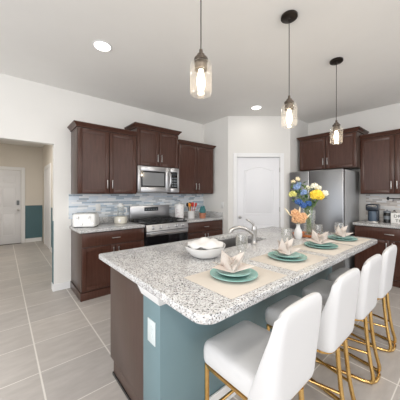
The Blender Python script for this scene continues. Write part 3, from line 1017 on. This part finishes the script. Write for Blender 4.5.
def flower(label, head, r, n, pr, m, core=None, flat=.8, seed=1, root=None, leaves=4, group='vase flowers'):
    rng = random.Random(seed)
    base = root or (VX + rng.uniform(-.02, .02), VY + rng.uniform(-.02, .02), top + .022)
    t = thing('cut_flower', label, 'flower', base, 0, group)
    h = Vector(head) - Vector(base)
    b = MB(); petal_ball(b, h, r, n, pr, rng, flat); b.sphere(h, r * .6, 1, 1, flat, 12, 8)
    b.build('bloom', M[m], t, smooth=False)
    if core:
        MB().sphere(h + Vector((-.3 * r, -.6 * r, r * flat * .7)), r * .3, 1, 1, .6, 10, 6).build('flower_center', M[core], t)
    neck = Vector((h.x * .22, h.y * .22, .29 if h.z > .33 else h.z * .6))
    st = [(0, 0, 0), (h.x * .08, h.y * .08, neck.z * .5), tuple(neck), tuple((neck + h) / 2 + Vector((0, 0, .015))), tuple(h)]
    MB().tube(st, .0028, 6).build('stem', M['stem'], t)
    for k in range(leaves):
        f = .25 + .5 * rng.random()
        p = neck + (h - neck) * f
        b = MB(); leaf(b, p, (rng.uniform(-1, 1), rng.uniform(-1, 1), rng.uniform(.0, .6)), .07, .014)
        b.build('leaf', M['leaf'], t)
    return t
# view-plane axes at the vase, used only to lay the bouquet out in the room
def bq(dx, dz, dd=0.0):
    return (VX + .7638 * dx + .6455 * dd, VY - .6455 * dx + .7638 * dd, dz)
flower('big yellow chrysanthemum at the front of the tall glass vase', bq(.055, 1.362, -.05), .055, 90, .024, 'yellow', seed=2)
flower('cream white blossom at the right edge of the bouquet', bq(.165, 1.385), .030, 26, .019, 'white_petal', 'lime', seed=3)
flower('cream white blossom above the yellow chrysanthemum', bq(.05, 1.465), .028, 24, .019, 'white_petal', 'lime', seed=4)
flower('cream white blossom just left of the yellow chrysanthemum, high up', bq(-.005, 1.445, .03), .022, 20, .016, 'white_petal', 'lime', seed=5)
flower('cream white blossom between the yellow one and the right edge', bq(.105, 1.445, .02), .026, 24, .018, 'white_petal', 'lime', seed=55)
flower('pale blue bloom at the upper left of the bouquet', bq(-.145, 1.455), .030, 34, .017, 'pale_blue', seed=6)
flower('pale blue bloom at the top middle of the bouquet', bq(-.105, 1.485, .03), .022, 24, .015, 'pale_blue', seed=61)
flower('pale blue bloom just above the deep blue blooms', bq(-.075, 1.395, -.02), .030, 34, .017, 'pale_blue', seed=7)
flower('deep blue bloom at the lower left of the bouquet', bq(-.135, 1.29, -.03), .030, 34, .018, 'blue_petal', seed=8)
flower('deep blue bloom under the yellow chrysanthemum', bq(-.035, 1.272, -.05), .026, 30, .018, 'blue_petal', seed=9)
flower('deep blue bloom hanging over the vase rim', bq(-.09, 1.255, -.04), .030, 34, .018, 'blue_petal', seed=10)
flower('lime yellow bloom at the far left edge of the bouquet', bq(-.19, 1.375), .030, 32, .018, 'lime', seed=11)
flower('small cream bloom standing highest in the bouquet', bq(-.13, 1.545), .018, 16, .015, 'cream_petal', seed=12)
flower('small cream bloom at the top left of the bouquet', bq(-.18, 1.515), .015, 14, .014, 'cream_petal', seed=13)
# leafy greenery sprigs
for k, (dx, dz, lab) in enumerate(((-.02, 1.44, 'leafy green sprig in the middle of the bouquet'), (.03, 1.30, 'leafy green sprig low under the yellow chrysanthemum'), (-.19, 1.50, 'thin leafy sprig rising at the upper left of the bouquet'), (-.06, 1.50, 'leafy green sprig between the pale blue and white blooms'),
        (-.17, 1.32, 'leafy green sprig at the left edge under the lime bloom'), (.12, 1.33, 'leafy green sprig at the right under the white blooms'))):
    rng = random.Random(60 + k)
    t = thing('foliage_sprig', lab, 'foliage', (VX + .01 * k - .01, VY + .01, top + .022), 0, 'greenery in the glass vase')
    h = Vector(bq(dx, dz, .02)) - Vector(t.location)
    MB().tube([(0, 0, 0), (h.x * .1, h.y * .1, .15), (h.x * .3, h.y * .3, .29), tuple(h)], .0025, 6).build('stem', M['stem'], t)
    for j in range(14):
        b = MB(); leaf(b, Vector((h.x * .3, h.y * .3, .29)).lerp(h, j / 13), (rng.uniform(-1, 1), rng.uniform(-1, 1), rng.uniform(-.2, .7)), .06, .014)
        b.build('leaf', M['leaf' if j % 2 else 'stem'], t)
# small white vase with peach dried flowers
SVX, SVY = 2.36, 1.205
o = MB().lathe([(0, 0), (.026, 0), (.034, .012), (.042, .045), (.038, .08), (.022, .115), (.018, .135), (.024, .15), (.021, .15), (.015, .135), (.018, .115), (.034, .08), (.037, .045), (.03, .014), (0, .01)], seg=32, cap0=False, cap1=False).build('bud_vase', M['white_cer'], loc=(SVX, SVY, top))
tag(o, 'small white ceramic bud vase left of the copper tray', 'vase')
def sv(dx, dz, dd=0.0): return (SVX + .7638 * dx + .6455 * dd, SVY - .6455 * dx + .7638 * dd, dz)
root = (SVX, SVY, top + .03)
def bud_flower(label, head, r, n, pr, m, seed):
    rng = random.Random(seed)
    t = thing('dried_flower', label, 'flower', root, 0, 'peach dried flowers')
    h = Vector(head) - Vector(root)
    b = MB(); petal_ball(b, h, r, n, pr, rng, .9, .9); b.sphere(h, r * .7, 1, 1, .9, 12, 8); b.build('bloom', M[m], t, smooth=False)
    MB().tube([(0, 0, 0), (h.x * .04, h.y * .04, .115), tuple(h)], .002, 6).build('stem', M['cream_petal'], t)
bud_flower('large peach dried bloom in the small white bud vase', sv(.0, 1.12, -.02), .050, 70, .020, 'peach', 21)
bud_flower('smaller peach dried bloom right of the large peach one', sv(.05, 1.14), .030, 40, .017, 'peach', 22)
bud_flower('peach dried bloom at the upper left of the bud vase bunch', sv(-.035, 1.175), .028, 40, .018, 'peach', 23)
for k, (dx, dz, lab) in enumerate(((-.14, 1.235, 'cream dried grass plume reaching left from the bud vase'), (.02, 1.25, 'cream dried grass plume standing upright in the bud vase'), (.13, 1.175, 'cream dried grass plume reaching right from the bud vase'))):
    t = thing('dried_grass', lab, 'dried grass', root, 0, 'dried grass plumes')
    h = Vector(sv(dx, dz)) - Vector(root)
    a = Vector((h.x * .05, h.y * .05, .115))
    MB().tube([(0, 0, 0), tuple(a), tuple(a.lerp(h, .6))], .0015, 6).build('stem', M['cream_petal'], t)
    MB().tube([tuple(a.lerp(h, .55)), tuple(a.lerp(h, .75)), tuple(h)], [.003, .009, .002], 8).build('plume', M['cream_petal'], t)

# ---------------------------------------------------------------- counter appliances and pots, left
t = thing('toaster', 'white four-slice toaster on the counter by the hallway opening', 'toaster', (.915, 3.60, top), math.radians(-30))
def tr(k, z): return [(x, y, z) for x, y in rrect(-.15 - k, .15 + k, -.12 - k, .12 + k, .035 + k, 5)]
MB().rings([tr(-.008, .012), tr(0, .02), tr(.0, .165), tr(-.008, .185), tr(-.03, .195), tr(-.06, .197)]).build('body', M['white_plastic'], t)
MB().rings([tr(-.012, 0), tr(-.012, .0118)]).build('base', M['black'], t)
for x in (-.075, .075):
    MB().box(x - .012, x + .012, -.145, -.121, .13, .155, .004).build('lever', M['nickel'], t)
    MB().box(x - .004, x + .004, -.1225, -.1195, .05, .165).build('lever_slot', M['nickel'], t)
    k = MB().lathe([(.016, 0), (.015, .012), (0, .013)], seg=16); k.move(Matrix.Translation((x + .045, -.1205, .05)) @ Matrix.Rotation(PI / 2, 4, 'X')); k.build('dial', M['nickel'], t)
    for y in (-.045, .045): MB().box(x - .06, x + .06, y - .012, y + .012, .1965, .1985).build('slot', M['black'], t)
t = thing('food_processor', 'cream round food processor with clear jar left of the range', 'food processor', (1.44, 3.66, top), -.5)
MB().lathe([(.088, 0), (.095, .008), (.097, .07), (.09, .105), (.055, .118), (0, .12)], seg=36).build('base', M['cream'], t)
MB().lathe([(.048, .121), (.05, .125), (.056, .27), (.054, .27), (.047, .128)], seg=28, cap0=False, cap1=False).build('jar', M['glass'], t)
MB().lathe([(.058, .2705), (.058, .288), (.035, .295), (.03, .318), (0, .32)], seg=28).build('lid', M['white_plastic'], t)
MB().tube([(.05, 0, .25), (.085, 0, .245), (.09, 0, .18), (.055, 0, .145)], .008, 10).build('handle', M['white_plastic'], t)
k = MB().lathe([(.02, 0), (.018, .014), (0, .015)], seg=16); k.move(Matrix.Translation((0, -.095, .05)) @ Matrix.Rotation(PI / 2, 4, 'X')); k.build('dial', M['nickel'], t)
t = thing('canister', 'tall white floral ceramic canister just right of the range', 'canister', (2.555, 3.63, top))
MB().lathe([(.080, 0), (.086, .006), (.088, .12), (.094, .26), (.092, .264), (0, .264)], seg=36).build('body', M['floral'], t)
MB().lathe([(.096, .2645), (.096, .278), (.06, .288), (.02, .29), (.022, .308), (.0, .312)], seg=36).build('lid', M['white_cer'], t)
CKX, CKY = 2.755, 3.52
o = MB().lathe([(0, 0), (.058, 0), (.064, .006), (.066, .135), (.068, .145), (.063, .145), (.06, .01), (0, .009)], seg=36, cap0=False, cap1=False).build('utensil_crock', M['white_cer'], loc=(CKX, CKY, top))
tag(o, 'white ceramic crock holding cooking utensils right of the canister', 'crock')
def utensil(kind, label, dx, dy, lean, m, hm='black'):
    t = thing('cooking_utensil', label, 'utensil', (CKX + dx * .4, CKY + dy * .4, top + .012), 0, 'utensils in the crock')
    d = Vector((dx * lean, dy * lean, .22))
    MB().tube([(0, 0, 0), tuple(d)], .006, 8).build('handle', M[hm], t)
    dn = d.normalized()
    b = MB()
    if kind == 'spoon': b.sphere((0, 0, 0), .03, 1, .35, 1.3, 14, 8)
    else: b.box(-.03, .03, -.005, .005, -.035, .045, .004)
    b.move(Matrix.Translation(d + dn * .03) @ Matrix.Rotation(math.atan2(dx, .22) * lean, 4, 'Y')).build('head', M[m], t)
utensil('spoon', 'orange-headed spoon leaning left in the utensil crock', -.03, -.02, 1.9, 'orange', 'orange')
utensil('turner', 'red spatula standing upright in the utensil crock', .008, -.02, 1.0, 'red', 'red')
utensil('spoon', 'red spoon leaning right in the utensil crock', .035, -.012, 1.9, 'red', 'red')
utensil('turner', 'black turner at the back of the utensil crock', .022, .045, 1.3, 'black')
utensil('spoon', 'black ladle leaning left in front of the utensil crock', -.028, .02, 1.5, 'black')
utensil('spoon', 'pale wooden spoon leaning back in the utensil crock', -.012, .03, 1.6, 'wooden', 'wooden')
t = thing('potted_succulent', 'small terracotta pot topped with blue-green lobes on the right-hand counter end', 'plant', (2.955, 3.42, top))
MB().lathe([(0, 0), (.055, 0), (.066, .085), (.07, .088), (.07, .102), (.062, .102), (.06, .09), (0, .088)], seg=32, cap0=False, cap1=False).build('pot', M['terracotta'], t)
m = MB()
for a, r_, x, y, z in ((0, .045, -.028, -.005, .145), (0, .045, .03, .008, .15), (0, .04, .0, -.03, .13), (0, .036, .004, .03, .135), (0, .028, -.03, -.008, .20), (0, .028, .034, .01, .205)):
    m.sphere((x, y, z), r_, 1, 1, 1.15, 14, 10)
m.build('foliage', M['succulent'], t)

# ---------------------------------------------------------------- coffee corner, right wall
t = thing('coffee_maker', 'dark blue pod coffee maker on the right-hand counter', 'coffee maker', (4.60, 1.10, top), RZ + .12)
MB().box(-.075, .075, .10, .24, .0, .29, .02, 3).build('water_tank_column', M['dark_blue'], t)
MB().box(-.085, .085, -.04, .235, .19, .30, .025, 3).build('brew_head', M['dark_blue'], t)
MB().lathe([(.055, .0225), (.058, .06), (.058, .185), (.05, .189)], (0, .03, .0), 28).build('brew_chamber', M['blue_grey'], t)
MB().box(-.075, .075, -.05, .11, 0, .022, .008).build('drip_tray', M['nickel'], t)
MB().tube([(-.06, -.045, .262), (-.05, -.062, .275), (.05, -.062, .275), (.06, -.045, .262)], .008, 10).build('lift_handle', M['nickel'], t)
t = thing('coffee_canister', 'small dark canister between the coffee maker and the white sign', 'canister', (4.80, .945, top))
MB().lathe([(.045, 0), (.05, .004), (.05, .155), (.047, .16), (0, .16)], seg=28).build('body', M['black'], t)
MB().lathe([(.052, .1605), (.052, .185), (.03, .192), (.012, .193), (.012, .21), (0, .212)], seg=28).build('lid', M['grey_plastic'], t)
MB().lathe([(.0505, .055), (.0515, .056), (.0515, .11), (.0505, .111)], seg=28, cap0=False, cap1=False).build('band', M['grey_plastic'], t)
# rail with hooks
t = thing('hook_rail', 'black wall rail with hooks on the beige mosaic', 'rail', (XR - .012, .98, 1.302), RZ)
MB().tube([(0, -.035, 0), (.95, -.035, 0)], .007, 10).build('rail', M['black'], t)
for x in (.0, .90):
    m = MB().cyl((x, -.035, 0), (x, .0, 0), .007, 10); m.lathe([(.022, 0), (.022, .006), (.0, .007)], seg=16) if False else None
    m.box(x - .012, x + .012, -.004, .0, -.03, .03, .002); m.sphere((x, -.035, 0), .016)
    m.build('bracket', M['black'], t)
for x in (.075, .30, .52, .74):
    MB().tube([(x, -.035, .010), (x, -.046, .0), (x, -.04, -.03), (x, -.045, -.05), (x, -.06, -.048), (x, -.064, -.036)], .0035, 8).build('hook', M['black'], t)
# sign
t = thing('coffee_sign', 'white hanging sign with black lettering at the right edge of the counter', 'sign', (4.72, .885, top + .0005), RZ + .12)
MB().box(0, .26, 0, .018, 0, .165, .003).build('board', M['sign'], t)
def letters(txt, x, z, size, parent):
    cu = bpy.data.curves.new('letters', 'FONT')
    cu.body = txt; cu.size = size; cu.extrude = .0012; cu.space_character = 1.05
    tmp = bpy.data.objects.new('tmp', cu); COL.objects.link(tmp)
    bpy.context.view_layer.update()
    me = bpy.data.meshes.new_from_object(tmp.evaluated_get(bpy.context.evaluated_depsgraph_get()))
    bpy.data.objects.remove(tmp)
    me.materials.clear(); me.materials.append(M['ink'])
    o = bpy.data.objects.new('lettering', me); COL.objects.link(o)
    o.parent = parent; o.location = (x, -.0012, z); o.rotation_euler = (PI / 2, 0, 0)
letters('DRI', .035, .095, .066, t)
letters('TI', .055, .022, .066, t)
MB().tube([(.01, .009, .16), (.045, .009, .20), (.08, .009, .16)], .003, 8).build('hanging_loop', M['black'], t)
MB().sphere((.045, .009, .2), .014, 1, .7, .8).build('hanger_knob', M['black'], t)

# ---------------------------------------------------------------- lamps
def pendant(x, y, label):
    t = thing('pendant_lamp', label, 'lamp', (x, y, CH), 0, 'jar pendants over the island')
    MB().lathe([(.066, -.0005), (.068, -.004), (.068, -.02), (.060, -.026), (.015, -.028), (.012, -.036), (0, -.036)], seg=36).build('canopy', M['bronze'], t)
    MB().tube([(0, 0, -.036), (0, 0, -.69)], .0032, 8).build('cord', M['bronze'], t)
    z = 2.20 - CH
    MB().lathe([(.005, z + .020), (.010, z + .016), (.011, z - .008), (.022, z - .012), (.023, z - .026), (.035, z - .030), (.040, z - .036), (.040, z - .050), (0, z - .050)], seg=32).build('socket_cap', M['socket'], t)
    MB().lathe([(.037, z - .0705), (.037, z - .10), (.033, z - .10), (.033, z - .0705), (.0, z - .0705), (0, z - .0505), (.030, z - .0505), (.037, z - .0705)], seg=32, cap0=False, cap1=False).build('jar_neck_ring', M['socket'], t)
    MB().lathe([(.040, z - .0505), (.043, z - .058), (.057, z - .066), (.0635, z - .08), (.0635, z - .225), (.058, z - .243), (.04, z - .252), (0, z - .254)], seg=40, cap0=False, cap1=False).build('glass_jar', M['jar_glass'], t)
    b = MB().lathe([(0, z - .232), (.008, z - .229), (.019, z - .208), (.024, z - .175), (.021, z - .14), (.015, z - .115), (.013, z - .1005)], seg=20, cap0=False, cap1=True).build('bulb', M['bulb'], t)
    ld = bpy.data.lights.new('pendant_glow', 'POINT'); ld.energy = 3.5; ld.color = (1, .82, .6); ld.shadow_soft_size = .03
    lo = bpy.data.objects.new('pendant_glow', ld); COL.objects.link(lo); lo.parent = t; lo.location = (0, 0, z - .30)
pendant(.880, 1.033, 'clear glass jar pendant lamp nearest the camera, cord running out of view')
pendant(1.868, 1.033, 'middle clear glass jar pendant lamp with round dark canopy')
pendant(2.90, 1.031, 'clear glass jar pendant lamp furthest right, in front of the cabinets')
def downlight(x, y, label, z=CH, power=1.2):
    t = thing('recessed_light', label, 'ceiling light', (x, y, z), 0, 'recessed ceiling lights')
    MB().lathe([(.095, -.0005), (.095, -.004), (.078, -.007), (.076, -.0005)], seg=36, cap0=False, cap1=False).build('trim_ring', M['trim'], t)
    MB().lathe([(0, -.004), (.0755, -.004), (.0755, -.001), (0, -.001)], seg=36, cap0=False, cap1=False).build('lens', M['downlight'], t)
    ld = bpy.data.lights.new('downlight_glow', 'AREA'); ld.shape = 'DISK'; ld.size = .14; ld.energy = power; ld.color = (1, .95, .87)
    lo = bpy.data.objects.new('downlight_glow', ld); COL.objects.link(lo); lo.parent = t; lo.location = (0, 0, -.012)
downlight(.786, 2.482, 'round recessed ceiling light at the upper left of the kitchen')
downlight(3.412, 2.50, 'round recessed ceiling light above the pantry door')
for lx, ly, lab, lp in ((.70, .05, 'added recessed fill light above the nearest stool, out of view', 4), (1.9, .05, 'added recessed fill light above the middle stools, out of view', 4),
                        (3.412, -.1, 'added recessed fill light in front of the coffee counter, out of view', 10), (2.0, -1.4, 'added recessed fill light behind the row of stools, out of view', 14),
                        (-.9, 1.2, 'added recessed fill light left of the island, out of view', 11), (-.9, -1.0, 'added recessed fill light furthest left, behind the viewer', 18)):
    downlight(lx, ly, lab, CH, lp)  # added out-of-view downlights that balance the exposure
downlight(-.10, 6.0, 'added recessed fill light in the hallway, out of view', 2.75, 26)  # unseen lamp added to brighten the hall
